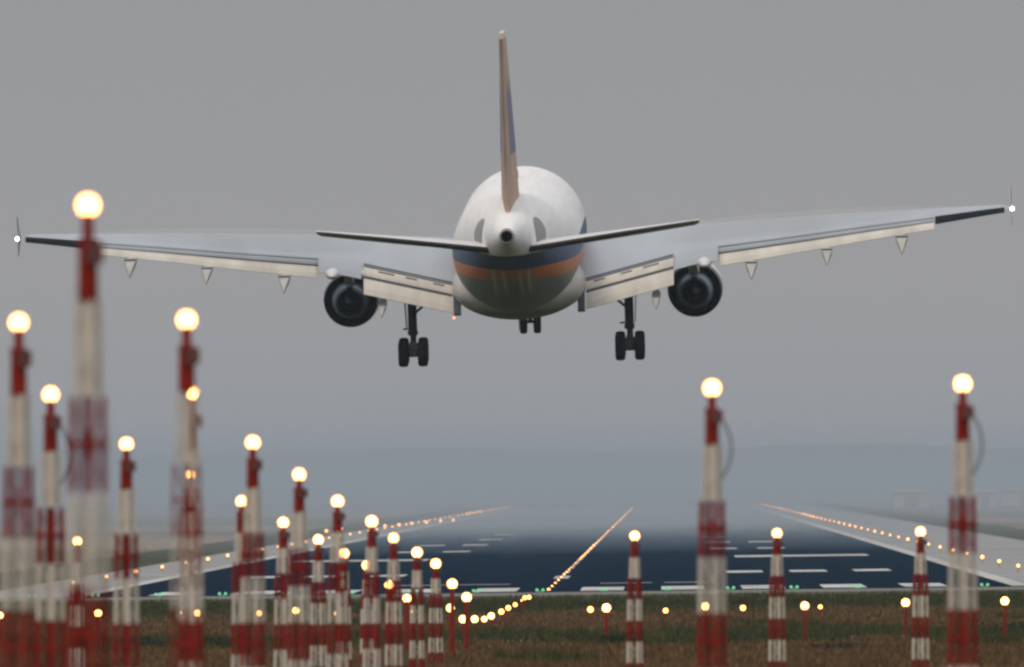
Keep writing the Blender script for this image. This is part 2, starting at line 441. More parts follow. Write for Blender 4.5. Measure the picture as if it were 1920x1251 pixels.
# ------------------------------------------------------------------ approach light masts
RED, WHT = 0, 1
def lattice(mb, zb, zt, bands, w0, w1, first, leg=.0225, turn=.5):
    """square lattice from zb (width w0) to zt (width w1); bands from the top, colours alternate starting with first"""
    corners = [(math.cos(turn+math.pi/2*k)*1.0, math.sin(turn+math.pi/2*k)*1.0) for k in range(4)]
    def pt(c, z):
        t = (z-zb)/(zt-zb); w = (w0+(w1-w0)*t)/2
        return Vector((c[0]*w, c[1]*w, z))
    bh = (zt-zb)/bands
    for k in range(bands):
        z1 = zt-k*bh; z0 = z1-bh; m = first if k % 2 == 0 else 1-first
        for c in corners: mb.tube(pt(c, z0), pt(c, z1), leg, leg, 8, m)
        sub = 2
        for q in range(sub):
            za = z0+bh*q/sub; zc = z0+bh*(q+1)/sub
            for i in range(4):
                a, c = corners[i], corners[(i+1) % 4]
                if (q+i) % 2: a, c = c, a
                mb.tube(pt(a, za), pt(c, zc), .0052, .0052, 4, m)
        if m == RED:                       # joint plates half way down each red length
            zm = (z0+z1)/2
            for i in range(4):
                mb.tube(pt(corners[i], zm), pt(corners[(i+1) % 4], zm), .016, .016, 6, m)
                mb.tube(pt(corners[i], zm-.09*bh), pt(corners[i], zm+.09*bh), leg*1.35, leg*1.35, 8, m)

def lamp_parts(root, top, r, mat):
    r *= .86
    m = MB(); m.lathe([(.02, .02), (.02, r*.92), (.05, r*.98), (.16, r*.8), (.22, r*.35), (.22, .01)], (0, 0, top), 14)
    hd = m.build('lamp_housing', M['red'], root, smooth=True)
    m = MB(); m.ball((0, -.01, top), r, 18, 10, 0, sy=.55); m.build('lens', mat, hd, smooth=True)

def mast(px, py, d, r, label, cable=False, width=1.0, lens=None, thin=False):
    p = at(px, py, d); gz = ground_z(p.x, d) - .02; H = p.z-gz
    root = thing('approach_light_mast', label, 'light mast', (p.x, d, gz), 'lattice masts of the approach lights')
    bh = H/7.0
    turn = .22+.25*random.random()
    m = MB(); lattice(m, 0, H-2*bh, 5, .30*width, .235*width, RED, leg=.010 if thin else .0225 if d < 180 else .0255, turn=turn); lattice(m, H-2*bh, H-bh, 1, .19*width, .17*width, WHT, leg=.014 if thin else .022, turn=turn); m.build('lattice', [M['red'], M['white']], root)
    m = MB(); m.tube((0, 0, H-2*bh+.01), (0, 0, H-bh), (.022 if thin else .05)*width, (.022 if thin else .05)*width, 12); m.build('pole', M['white'], root, smooth=True)
    m = MB()
    m.tube((0, 0, H-bh), (0, 0, H-bh*.42), .079*width, .074*width, 12)
    m.tube((0, 0, H-bh*.42), (0, 0, H-bh*.36), .085*width, .085*width, 12)
    m.tube((0, 0, H-bh*.36), (0, 0, H-r*.3), .044*width, .040*width, 10)
    m.build('stem', M['red'], root, smooth=True)
    m = MB(); m.box((.055*width, -.085, H-bh*.50), (.13*width, .10, bh*.22)); jb = m.build('junction_box', M['dark'], root)
    if cable:
        m = MB(); q = []
        for k in range(13):
            t = k/12; q.append((.10*width+.11*math.sin(math.pi*t)**.8, -.06, H-bh*.55-bh*1.05*t))
        m.path(q, .012, 6); m.build('cable', M['cable'], root)
    lamp_parts(root, H, r, lens or M['lens'])
    return root

def post_light(px, py, d, r, label, group, lens=None, thick=.05):
    p = at(px, py, d); gz = ground_z(p.x, d)-.02; H = max(.25, p.z-gz)
    root = thing('approach_light', label, 'approach light', (p.x, d, p.z-H), group)
    m = MB(); m.tube((0, 0, 0), (0, 0, .03), thick*2.0, thick*2.0, 10); m.tube((0, 0, .03), (0, 0, H-r*.5), thick, thick*.85, 10); m.build('post', M['red'], root, smooth=True)
    lamp_parts(root, H, r, lens or M['lens'])

mast(165, 385, 132, .092, 'nearest and tallest red and white mast, its lamp highest of all')
mast(350, 600, 160, .092, 'tall mast with a smaller lamp showing in front of its upper half', thin=True)
mast(35, 605, 160, .088, 'tall blurred red and white mast standing at the left border')
nx = 'in near crossbar'
mast(95, 740, 190, .090, 'red and white mast with hanging cable at left end of the near crossbar of four', True)
mast(358, 737, 190, .080, 'mast of the near crossbar hidden behind a taller mast with a higher lamp', lens=M['lens_bright'], thin=True)
mast(1335, 728, 190, .098, 'tall red and white mast with cable standing alone right of the runway centre line', True)
mast(1805, 720, 190, .098, 'tall red and white mast with dark cable loop nearest the right border', True)
pairs = [(219, (474, 830, 36), (237, 833, 34)), (247, (561, 890, 33), (358, 890, 28)), (276, (633, 940, 31), (453, 940, 29)), (305, (697, 978, 30), (531, 980, 28)),
         (334, (738, 1009, 26), (597, 1012, 26)), (366, (782, 1036, 27), (645, 1038, 26)), (396, (817, 1057, 26), (688, 1060, 25))]
for i, (d, a, c) in enumerate(pairs):
    for (px, py, s), sd in ((a, 'right'), (c, 'left')):
        blur = .085*F*(1/d-1/PLANE_D); r = max(.07, (s-.6*blur-3)/2/(F/d))
        mast(px, py, d, r, f'{sd} mast of the {ORD[i+1]} nearest pair in the double row of approach masts', lens=M['lens_bright'] if (px, py) == (358, 890) else None)
for (px, lab) in ((145, 'small distant mast low at the left between much taller blurred masts'), (1190, 'red and white mast just right of the runway centre lights in the middle crossbar'),
                  (1457, 'red and white mast between two taller right hand masts in the middle crossbar'), (1726, 'red and white mast just left of the far right tall mast in the middle crossbar')):
    py = {145: 1015, 1190: 1005, 1457: 1000, 1726: 997}[px]
    mast(px, py, 334, .098 if px > 200 else .085, lab)
g1 = 'red posts of the approach lights'
for i, (d, a, c) in enumerate([(427, (848, 1095, 25), (730, 1097, 23)), (459, (875, 1120, 24), (763, 1122, 21))]):
    for (px, py, s), sd in ((a, 'right'), (c, 'left')):
        post_light(px, py, d, (s-4)/2/(F/d), f'lamp on plain red post, {sd} one of the {"nearer" if i == 0 else "farther"} pair after the masts', g1, thick=.06)
g2 = 'approach lights of the far row of red posts'
row3 = [(0, 1154, 18), (184, 1150, 19), (370, 1150, 18), (555, 1145, 19), (845, 1140, 22), (1137, 1140, 22), (1323, 1137, 21), (1509, 1136, 21), (1698, 1130, 21), (1884, 1127, 21)]
for i, (px, py, s) in enumerate(row3):
    post_light(px, py, 488, (s-4)/2/(F/488), f'bright lamp on short red post, {ORD[i+1]} from left in the far crossbar', g2, thick=.045)
g3 = 'dimmer amber lights of the farthest crossbar'
row4 = [(340, 1149, 9), (486, 1150, 15), (630, 1150, 12), (772, 1147, 9), (1107, 1143, 16), (1248, 1145, 14), (1393, 1140, 15), (1538, 1138, 12)]
for i, (px, py, s) in enumerate(row4):
    post_light(px, py, 637, (s-3)/2/(F/637), f'small amber lamp low in the grass, {ORD[i+1]} from the left in the farthest crossbar', g3, M['lens_far'], thick=.03)
g4 = 'single row of approach lights curving up to the runway'
row5 = [(868, 1161, 518, 19), (890, 1161, 550, 18), (908, 1161, 580, 15), (921, 1155, 604, 17), (940, 1147, 642, 15), (953, 1140, 671, 14), (966, 1134, 703, 12), (978, 1126, 735, 7), (984, 1121, 762, 12), (992, 1120, 800, 12)]
for i, (px, py, d, s) in enumerate(row5):
    post_light(px, py, d, (s-3)/2/(F/d), f'round amber lamp, {ORD[i+1]} from the camera in the single row curving to the runway', g4, M['lens_far'] if i > 3 else M['lens'], thick=.03)

# ------------------------------------------------------------------ runway lights
def small_light(name, x, y, lift, r, mat, label, cat, group, double=False):
    m = MB(); z = ground_z(x, y)+.03
    m.tube((0, 0, 0), (0, 0, .04), .14, .12, 10, 1)
    if lift > .15: m.tube((0, 0, .04), (0, 0, lift-r*.6), .04, .04, 8, 1)
    if double:
        for q in (-.16, .16): m.ball((q, 0, lift), r, 10, 6, 0)
    else: m.ball((0, 0, lift), r, 12, 8, 0)
    o = m.build(name, [mat, M['metal']], None, True); o.location = (x, y, z)
    return tag(o, label, cat, group)

for k in range(17):
    x = RX-27.2+k*3.35
    small_light('threshold_light', x, TH-1.0, .10, .085, M['green_lens'], f'green light at the near runway end, {ORD[k+1]} from the left', 'runway light', 'green threshold lights', True)
for sd, nm in ((-1, 'left'), (1, 'right')):
    n = 0; y = 1012 if sd < 0 else 1012; k = 0
    while y < 3900:
        k += 1
        lab = f'amber runway edge light, {ORD[k]} from the near end of the {nm} row' if k <= 20 else f'distant amber edge light merging with others at far end of the {nm} row'
        rr = .115*(1+.22*random.uniform(-1, 1))*(1.0 if y < 2000 else 1.0)
        if sd < 0 and 3000 < y < 3350 or sd > 0 and 2480 < y < 2700: rr *= 1.7
        small_light('edge_light', RX+sd*27.6, y, .38, rr, M['edge_lens'], lab, 'runway light', f'amber edge lights along the {nm} of the runway')
        y += 60
y = TH+8; k = 0
while y < 3700:
    k += 1
    rr = .078*random.uniform(.7, 1.2)*(1 if y < 1500 else 1.15)
    if 1180 < y < 1330: rr *= .6
    lab = f'amber centre line light, {ORD[k]} from the runway threshold' if k <= 8 else 'amber centre line light merging into the dotted line far down the runway'
    small_light('centre_light', RX, y, .06, rr, M['centre_lens'], lab, 'runway light', 'runway centre line lights')
    y += 30 if y < 1500 else 60

# taxiway lights beyond the left runway edge
tx = [(850, 975), (826, 977), (800, 979), (772, 981), (748, 983), (722, 985), (640, 990), (612, 994)]
for i, (px, py) in enumerate(tx):
    d = 5.9*F/(py-900)
    p = at(px, py, d); small_light('taxiway_light', p.x, d, .3, .2, M['edge_lens'], f'faint amber light beyond the left runway edge lights, {ORD[i+1]} from the right', 'taxiway light', 'faint lights beyond the left runway edge')

# ------------------------------------------------------------------ the airliner
A = thing('airliner', 'white twin engine airliner with orange fin and lowered wheels landing over the approach lights', 'airplane')
A.location = at(974, 453, PLANE_D)
A.rotation_euler = (.0635, -.0302, -.0135)

# fuselage: (y, zc, half width, half height)
FS = [(19.85, -.65, .05, .05), (19.6, -.63, .42, .42), (19.0, -.55, .95, .95), (18.0, -.38, 1.55, 1.6), (16.6, -.18, 2.1, 2.18), (15.0, -.05, 2.5, 2.55), (13.2, 0, 2.74, 2.75), (11, 0, 2.82, 2.82),
      (6, 0, 2.82, 2.82), (0, 0, 2.82, 2.82), (-5, 0, 2.82, 2.82), (-8, .03, 2.79, 2.79), (-11, .18, 2.62, 2.64), (-14, .5, 2.28, 2.30), (-17, .86, 1.84, 1.88), (-19.5, 1.1, 1.45, 1.55), (-21.5, 1.27, 1.12, 1.22), (-23.5, 1.40, .78, .86), (-24.8, 1.47, .52, .56), (-25.5, 1.50, .33, .35)]
def fuse_ring(s, n=48): return [(s[2]*math.cos(a), s[0], s[1]+s[3]*math.sin(a)) for a in [2*math.pi*k/n for k in range(n)]]
m = MB(); m.loft([fuse_ring(s) for s in FS], 0, True, False); fus = m.build('fuselage', M['fuse'], A, True)
m = MB(); m.lathe([(-25.52, .34), (-25.75, .30), (-25.76, .25), (-25.3, .22), (-24.9, .01)], (0, 0, 1.50), 24, ms=[0, 0, 1, 1]); m.build('exhaust_pipe', [M['grey'], M['black']], fus, True)
# belly fairing
FB = [(9.0, -2.2, 1.2, .55), (7.6, -2.0, 2.3, 1.0), (5.5, -1.8, 2.85, 1.45), (2, -1.75, 2.98, 1.55), (-3, -1.75, 2.98, 1.52), (-6, -1.75, 2.85, 1.4), (-8, -1.75, 2.45, 1.15), (-9.8, -1.75, 1.4, .8), (-10.6, -1.8, .5, .4)]
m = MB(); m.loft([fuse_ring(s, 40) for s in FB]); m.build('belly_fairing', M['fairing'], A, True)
# stabiliser root seal plates: curved patches hugging the tail cone
def fuse_at(y):
    for a, c in zip(FS, FS[1:]):
        if c[0] <= y <= a[0]:
            t = (y-a[0])/(c[0]-a[0]); return [a[i]+(c[i]-a[i])*t for i in range(4)]
for sd in (-1, 1):
    m = MB(); rr = []
    cy, cz, ry, rz = -20.0, 1.42, 1.25, .62
    for q in (1.0, .7, .35, .02):
        ring = []
        for k in range(24):
            a = 2*math.pi*k/24; y = cy+ry*q*math.cos(a); s = fuse_at(y)
            dz = max(-.98, min(.98, (cz+rz*q*math.sin(a)-s[1])/s[3])); ring.append((sd*(s[2]*math.sqrt(1-dz*dz)+.02), y, s[1]+s[3]*dz))
        rr.append(m.ring(ring))
    for a, c in zip(rr, rr[1:]): m.bridge(a, c)
    m.build('stabiliser_seal_plate', M['grey'], fus, True)
# antenna blades under the belly
m = MB(); m.loft([[(-.03, -5, -3.2), (.03, -5, -3.2), (.03, -5.6, -3.2), (-.03, -5.6, -3.2)], [(-.02, -5.3, -3.62), (.02, -5.3, -3.62), (.02, -5.65, -3.62), (-.02, -5.65, -3.62)]]); m.build('antenna', M['tail_white'], fus)
m = MB(); m.loft([[(-.03, 1, 2.8), (.03, 1, 2.8), (.03, .4, 2.8), (-.03, .4, 2.8)], [(-.02, .8, 3.15), (.02, .8, 3.15), (.02, .4, 3.15), (-.02, .4, 3.15)]]); m.build('antenna', M['grey'], fus)

# wing: x, LE y, LE z, TE y, TE z, thickness ratio
zq = lambda zi, y: zi-.05*y                # height as seen from behind -> body height
WS = []
for x, zl, zt, th in ((1.5, -.22, -1.92, .14), (2.8, -.08, -1.84, .14), (8.0, .36, -.58, .12), (12.4, .60, -.15, .11), (15.2, .72, .15, .105), (18.4, .80, .46, .10), (21.3, .86, .76, .09), (21.75, .84, .78, .05)):
    le = 5.0-(x-2.8)*.615
    te = -3.3-max(0, x-8.0)*.40 if x > 2 else -3.3
    WS.append((x, le, zq(zl, le), te, zq(zt, te), th))
def airfoil(sec, sd, n=14):
    x, ly, lz, ty, tz, th = sec
    c = math.hypot(ly-ty, lz-tz); up = []; lo = []
    for i in range(n+1):
        t = (1-math.cos(math.pi*i/n))/2
        yt = 5*th*(.2969*math.sqrt(t)-.126*t-.3516*t*t+.2843*t**3-.1036*t**4)*c
        cam_ = .02*c*4*t*(1-t)
        by = ly+(ty-ly)*t; bz = lz+(tz-lz)*t
        up.append((sd*x, by, bz+cam_+yt)); lo.append((sd*x, by, bz+cam_-yt))
    return up+list(reversed(lo[1:-1]))
def wsec(x):
    for a, c in zip(WS, WS[1:]):
        if a[0] <= x <= c[0]:
            t = (x-a[0])/(c[0]-a[0]); return [a[i]+(c[i]-a[i])*t for i in range(6)]
def strip(mb, xs_, off0, off1, thick, sd, m=0):
    """a panel hung from the wing's trailing edge; off = (dy, dz as seen from behind) for its two long edges, each a function of x"""
    rr = []
    for x in xs_:
        s = wsec(x); (ya, za), (yb, zb) = off0(x), off1(x)
        p = Vector((sd*x, s[3]+ya, s[4]+za-.05*ya)); q = Vector((sd*x, s[3]+yb, s[4]+zb-.05*yb))
        nrm = Vector((0, -(q-p).z, (q-p).y)).normalized()
        if nrm.y > 0: nrm = -nrm
        mid = (p+q)/2 + nrm*thick*.9
        rr.append([p-nrm*thick*.3, p+nrm*thick*.35, mid-(q-p)*.18, mid+(q-p)*.18, q+nrm*thick*.12, q-nrm*thick*.12])
    mb.loft(rr, m)
def lin(x0, v0, x1, v1): return lambda x: v0+(v1-v0)*(x-x0)/(x1-x0)
def frange(a, c, n): return [a+(c-a)*k/n for k in range(n+1)]
for sd in (-1, 1):
    m = MB(); m.loft([airfoil(s, sd) for s in WS]); w = m.build('wing', M['wing'], A, True)
    # aileron, outer trailing edge with its shading painted dark
    m = MB(); fh = lin(18.45, .34, 21.5, .22)
    strip(m, frange(18.45, 21.5, 4), lambda x: (.02, .07), lambda x: (-.25, .07-fh(x)), .06, sd); m.build('aileron', M['aileron'], w)
    # outboard flap: two strips coloured dark as the coves' shade, a vane and the flap
    X = frange(8.85, 18.4, 10); hf = lin(8.85, 1.0, 18.4, .55)
    m = MB(); strip(m, X, lambda x: (.10, .04), lambda x: (.06, -.06*hf(x)), .03, sd); strip(m, X, lambda x: (-.02, -.24*hf(x)), lambda x: (-.10, -.40*hf(x)), .03, sd); m.build('flap_cove_shade', M['cove'], w)
    m = MB(); strip(m, X, lambda x: (-.02, -.05*hf(x)), lambda x: (-.12, -.27*hf(x)), .035, sd); m.build('flap_vane', M['wing'], w)
    m = MB(); strip(m, X, lambda x: (-.10, -.36*hf(x)), lambda x: (-.75, -.86*hf(x)), .09, sd); m.build('outboard_flap', M['flap'], w)
    # all speed aileron behind the engine
    m = MB(); strip(m, frange(6.95, 8.8, 3), lambda x: (.05, .08), lambda x: (-.9, -.62), .10, sd); m.build('inner_aileron', M['wing'], w)
    # inboard flap
    X = frange(2.95, 6.85, 5)
    m = MB(); strip(m, X, lambda x: (.15, .10), lambda x: (.0, -.12), .04, sd); m.build('flap_cove_shade', M['cove'], w)  # dark strip painted as the shadow in the inboard flap gap
    m = MB(); strip(m, X, lambda x: (-.06, -.08), lambda x: (-.52, -.52), .10, sd)
    m.build('flap_vane', M['flap'], w)
    for x0, x1 in ((3.3, 3.8), (4.5, 5.0), (5.5, 6.2)):
        m = MB(); strip(m, [x0, x1], lambda x: (-.18, -.14), lambda x: (-.22, -.20), .12, sd); m.build('flap_slot', M['cove'], w)
    m = MB(); strip(m, X, lambda x: (-.45, -.45), lambda x: (-.53, -.64), .14, sd); m.build('flap_cove_shade', M['cove'], w)
    m = MB(); strip(m, X, lambda x: (-.56, -.57), lambda x: (-1.3, -1.27), .11, sd); m.build('inboard_flap', M['flap'], w)
    # dark end plate at the body side of the flap
    m = MB(); s = wsec(2.9); y0, z0 = s[3], s[4]
    q = [(y0-.1, z0-.2), (y0-.75, z0-.1), (y0-1.55, z0-1.22), (y0-1.2, z0-1.32)]
    m.loft([[(sd*2.58, a, c) for a, c in q], [(sd*2.9, a, c) for a, c in q]]); m.build('flap_end_plate', M['cove'], w)
    # flap track fairings (canoes) whose pointed tails hang below the flap
    for x, sc in ((16.95, 1.05), (13.65, .95), (10.3, 1.0), (6.05, .72)):
        s = wsec(x); m = MB(); rr = []; hb = lin(8.85, 1.0, 18.4, .55)(x) if x > 8 else 1.75
        top = s[4]-.86*hb+.05
        for y, dz, wd, hh in ((1.2, .25, .06, .08), (.4, .16, .20, .30), (-.3, .04, .27, .42), (-.9, -.02, .27, .46), (-1.4, -.07, .25, .50), (-2.0, -.22, .17, .46), (-2.5, -.45, .09, .30), (-2.8, -.66, .02, .10)):
            wd *= sc; hh *= sc; cz = top+dz*sc; yy = s[3]+y
            rr.append([(sd*x+u*wd, yy, cz-v*hh) for u, v in ((-1, 0), (-.5, 0), (.5, 0), (1, 0), (.96, .3), (.78, .62), (.45, .88), (0, 1), (-.45, .88), (-.78, .62), (-.96, .3))])
        m.loft(rr); ff = m.build('flap_track_fairing', M['fairing_grey'], w, True)
        m = MB(); m.box((sd*x, s[3]-1.45, top-.055), (.50*sc, .12, .05)); m.build('fairing_gap_shade', M['cove'], ff)  # dark plate standing in for the shadow between flap and fairing
    # wing tip fence and lamp
    s = WS[-1]; xt = s[0]+.06
    m = MB(); q = [(s[1]-.1, s[2]), (s[3]-.15, s[4]+1.0), (s[3]-.5, s[4]+1.0), (s[3]-.35, s[4]), (s[3]-.4, s[4]-.75), (s[3]-.1, s[4]-.75)]
    m.loft([[(sd*xt, a, c) for a, c in q], [(sd*(xt+.022), a, c) for a, c in q]]); m.build('wingtip_fence', M['grey'], w)
    m = MB(); m.ball((sd*(xt+.03), s[3]-.45, s[4]+.02), .075, 12, 8); m.build('wingtip_lamp', M['wing_lamp'], w, True)

# fin and rudder
def fin_sec(z, ly, ty, hw):
    return [(0, ly, z), (hw*.75, ly-.12*(ly-ty), z), (hw, ly-.35*(ly-ty), z), (hw*.85, ly-.6*(ly-ty), z), (hw*.55, ty+.001, z), (-hw*.55, ty+.001, z), (-hw*.85, ly-.6*(ly-ty), z), (-hw, ly-.35*(ly-ty), z), (-hw*.75, ly-.12*(ly-ty), z)]
m = MB(); FN = [(2.1, -11.5, -19.9, .40), (2.75, -13.0, -20.2, .38), (5, -15.0, -21.4, .33), (7.7, -18.0, -22.9, .235), (9.98, -20.4, -24.2, .16), (10.18, -20.9, -24.2, .10)]
m.loft([fin_sec(*s) for s in FN]); fin = m.build('tail_fin', M['fin'], A, True)
m = MB(); rr = []
for z, ly, ty, hw in FN[:-1]:
    z = max(z, 2.3); c = .42*(ly-ty)*.75; hw2 = hw*.55*.96
    rr.append([(hw2, ty-.02, z), (hw2*.75, ty-c*.6, z), (.055, ty-c, z), (-.055, ty-c, z), (-hw2*.75, ty-c*.6, z), (-hw2, ty-.02, z)])
m.loft(rr); m.build('rudder', M['rudder'], fin, True)
m = MB(); rr = []
for y, hw, zt, zb in ((-14.5, .12, 2.9, 2.4), (-17, .42, 3.0, 2.3), (-20, .50, 2.75, 2.1), (-21.6, .30, 2.55, 2.1), (-22.4, .06, 2.3, 2.1)):
    rr.append([(-hw, y, zb), (hw, y, zb), (hw*.55, y, zb+.6*(zt-zb)), (0, y, zt), (-hw*.55, y, zb+.6*(zt-zb))])
m.loft(rr); m.build('fin_root_fillet', paint('fillet_orange_paint', (.55, .24, .12), .5, .1, 1), fin, True)

# tailplanes, trimmed nose down: the shaded underside shows
for sd in (-1, 1):
    rr = []
    TS = [(.75, -17.6, .62, -21.9, .78), (1.4, -18.0, .68, -22.0, .86), (5, -20.0, 1.08, -22.9, 1.32), (8.05, -21.75, 1.46, -23.55, 1.68), (8.25, -22.2, 1.54, -23.5, 1.70)]
    secs = [(x, ly, zq(lz-.93, ly)-.02, ty, zq(tz-1.02, ty), .10) for x, ly, lz, ty, tz in TS]
    m = MB(); m.loft([airfoil(s, sd, 10) for s in secs]); tp = m.build('tailplane', M['tail_white'], A, True)
    m = MB(); rr = []
    for s in secs[:-1]:
        x, ly, lz, ty, tz, th = s; h = .045
        rr.append([(sd*x, ty-.0, tz-.03), (sd*x, ty-.28, tz+.02), (sd*x, ty-.28, tz-.07), (sd*x, ty+.1, tz-.13-.02*(8-x))])
    m.loft(rr); m.build('elevator', M['elev'], tp)

# engines
for sd in (-1, 1):
    ex, ez = 7.68, -2.56
    e = MB(); P = (sd*ex, 3.0, ez)
    # outer cowl from inlet to fan nozzle, then back forward inside the duct
    e.lathe([(5.2, 1.00), (5.32, 1.07), (5.2, 1.14), (4.2, 1.22), (2.6, 1.245), (1.2, 1.235), (.35, 1.205), (.0, 1.185), (-.03, 1.165), (.0, 1.14), (.8, 1.12), (2.4, 1.10)], P, 40, ms=[0, 0, 0, 0, 0, 1, 1, 1, 2, 2, 3])
    eng = e.build('engine', [M['nacelle'], M['nac_lip'], M['engine_in'], M['engine_in']], A, True)
    e = MB(); e.lathe([(2.4, 1.14), (2.3, .4), (2.3, .02)], P, 32); e.build('fan_bulkhead', M['black'], eng, True)
    e = MB(); e.lathe([(5.1, .98), (4.6, .98), (4.5, .3), (4.9, .01)], P, 32); e.build('fan', M['engine_in'], eng, True)
    e = MB(); e.lathe([(2.2, .86), (1.0, .90), (.0, .82), (-.9, .66), (-1.25, .56), (-1.26, .52), (-.6, .50), (-.2, .48)], P, 32, ms=[0, 0, 0, 1, 1, 1, 1]); e.build('core_cowl', [M['engine_ring'], M['engine_in']], eng, True)
    e = MB(); e.lathe([(-.3, .44), (-1.0, .34), (-1.6, .16), (-1.9, .02)], P, 24); e.lathe([(-.3, .5), (-.31, .02)], P, 24); e.build('exhaust_plug', M['engine_in'], eng, True)
    # pylon
    e = MB(); s = wsec(ex)
    rr = []
    for y, zt, zb, hw in ((7.4, -1.15, -1.35, .1), (5.5, -.75, -1.25, .22), (3.0, -.40, -1.6, .24), (1.6, -.35, -1.75, .22), (-.5, -.6, -1.3, .16), (-2.4, -.75, -1.05, .05)):
        rr.append([(sd*ex-hw, y, zb), (sd*ex+hw, y, zb), (sd*ex+hw, y, zt), (sd*ex-hw, y, zt)])
    e.loft(rr); e.build('pylon', M['nacelle'], eng)
    # white aft fairing beside the pylon
    e = MB(); rr = []
    for y, cz, r0 in ((-1.0, -.72, .1), (-2.0, -.82, .30), (-3.2, -.90, .36), (-4.3, -.98, .31), (-4.9, -1.04, .17), (-5.05, -1.05, .04)):
        rr.append([(sd*(ex+.55)+r0*math.cos(a), y, cz+r0*.75*math.sin(a)) for a in [2*math.pi*k/16 for k in range(16)]])
    e.loft(rr); e.build('pylon_fairing', M['nacelle'], eng, True)

def wheel(parent, c, r, wdt):
    m = MB(); prof = [(-.5, .55), (-.5, .78), (-.44, .92), (-.28, .985), (0, 1.0), (.28, .985), (.44, .92), (.5, .78), (.5, .55)]
    ids = [m.ring([(c[0]+a*wdt, c[1]+b_*r*math.cos(t), c[2]+b_*r*math.sin(t)) for t in [2*math.pi*k/28 for k in range(28)]]) for a, b_ in prof]
    for a, b_ in zip(ids, ids[1:]): m.bridge(a, b_)
    hub = [m.ring([(c[0]+a*wdt, c[1]+b_*r*math.cos(t), c[2]+b_*r*math.sin(t)) for t in [2*math.pi*k/28 for k in range(28)]]) for a, b_ in ((-.5, .55), (-.36, .5), (-.34, .05))]
    for a, b_ in zip(hub, hub[1:]): m.bridge(a, b_, 1)
    hub = [m.ring([(c[0]+a*wdt, c[1]+b_*r*math.cos(t), c[2]+b_*r*math.sin(t)) for t in [2*math.pi*k/28 for k in range(28)]]) for a, b_ in ((.5, .55), (.36, .5), (.34, .05))]
    for a, b_ in zip(hub, hub[1:]): m.bridge(a, b_, 1)
    return m.build('wheel', [M['tyre'], M['strut']], parent, True)
for sd in (-1, 1):
    gx = sd*4.8; gy = -2.2; zw = -4.62
    m = MB()
    m.tube((gx, gy, -1.9), (gx, gy, -3.75), .20, .20, 14); m.tube((gx, gy, -3.75), (gx, gy, -4.5), .125, .125, 12)
    m.tube((gx, gy, -3.7), (gx, gy, -3.9), .24, .22, 14)
    m.loft([[(gx-.3, gy-.4, -4.85), (gx+.3, gy-.4, -4.85), (gx+.3, gy+.4, -4.85), (gx-.3, gy+.4, -4.85)], [(gx-.26, gy-.35, -4.5), (gx+.26, gy-.35, -4.5), (gx+.26, gy+.35, -4.5), (gx-.26, gy+.35, -4.5)], [(gx-.12, gy-.2, -4.15), (gx+.12, gy-.2, -4.15), (gx+.12, gy+.2, -4.15), (gx-.12, gy+.2, -4.15)]])
    m.loft([[(gx-.16, gy+.95, zw-.14), (gx+.16, gy+.95, zw-.14), (gx+.16, gy+.95, zw+.12), (gx-.16, gy+.95, zw+.12)], [(gx-.16, gy-.95, zw-.14), (gx+.16, gy-.95, zw-.14), (gx+.16, gy-.95, zw+.12), (gx-.16, gy-.95, zw+.12)]])
    for y in (.7, -.7): m.tube((gx-.5, gy+y, zw), (gx+.5, gy+y, zw), .085, .085, 10)
    gear = m.build('main_landing_gear', M['strut'], A, True)
    m = MB(); m.tube((gx-sd*.1, gy, -2.95), (gx-sd*1.1, gy+.2, -2.1), .06, .06, 8); m.tube((gx-sd*.1, gy, -3.05), (gx, gy+1.8, -2.1), .07, .07, 8); m.tube((gx+.12, gy-.3, -3.2), (gx+.12, gy-.32, -4.3), .04, .04, 6); m.tube((gx-.2, gy-.25, -3.6), (gx-.42, gy-.25, -3.62), .04, .04, 6); m.build('brace', M['strut'], gear, True)
    m = MB(); m.loft([[(gx+sd*.30, gy+.6, -2.3), (gx+sd*.34, gy+.6, -2.3), (gx+sd*.34, gy-.5, -2.3), (gx+sd*.30, gy-.5, -2.3)], [(gx+sd*.24, gy+.4, -3.6), (gx+sd*.28, gy+.4, -3.6), (gx+sd*.28, gy-.4, -3.6), (gx+sd*.24, gy-.4, -3.6)]]); m.build('gear_door', M['grey'], gear)
    for y in (.7, -.7):
        for q in (-.43, .43): wheel(gear, (gx+q, gy+y, zw-(.06 if y < 0 else 0)), .585, .44)
m = MB(); gx, gy = .1, 13.0
m.tube((gx, gy, -2.6), (gx, gy, -4.3), .11, .10, 12); m.tube((gx-.34, gy, -4.28), (gx+.34, gy, -4.28), .07, .07, 10); ng = m.build('nose_landing_gear', M['strut'], A, True)
m = MB(); m.tube((0, gy+.1, -3.3), (0, gy+1.3, -2.6), .05, .05, 8); m.build('brace', M['strut'], ng, True)
for q in (-.31, .31): wheel(ng, (gx+q, gy, -4.28), .54, .34)
m = MB(); m.ball((-2.9, -4.75, -3.05), .05, 10, 6); m.build('beacon', M['beacon'], A, True)

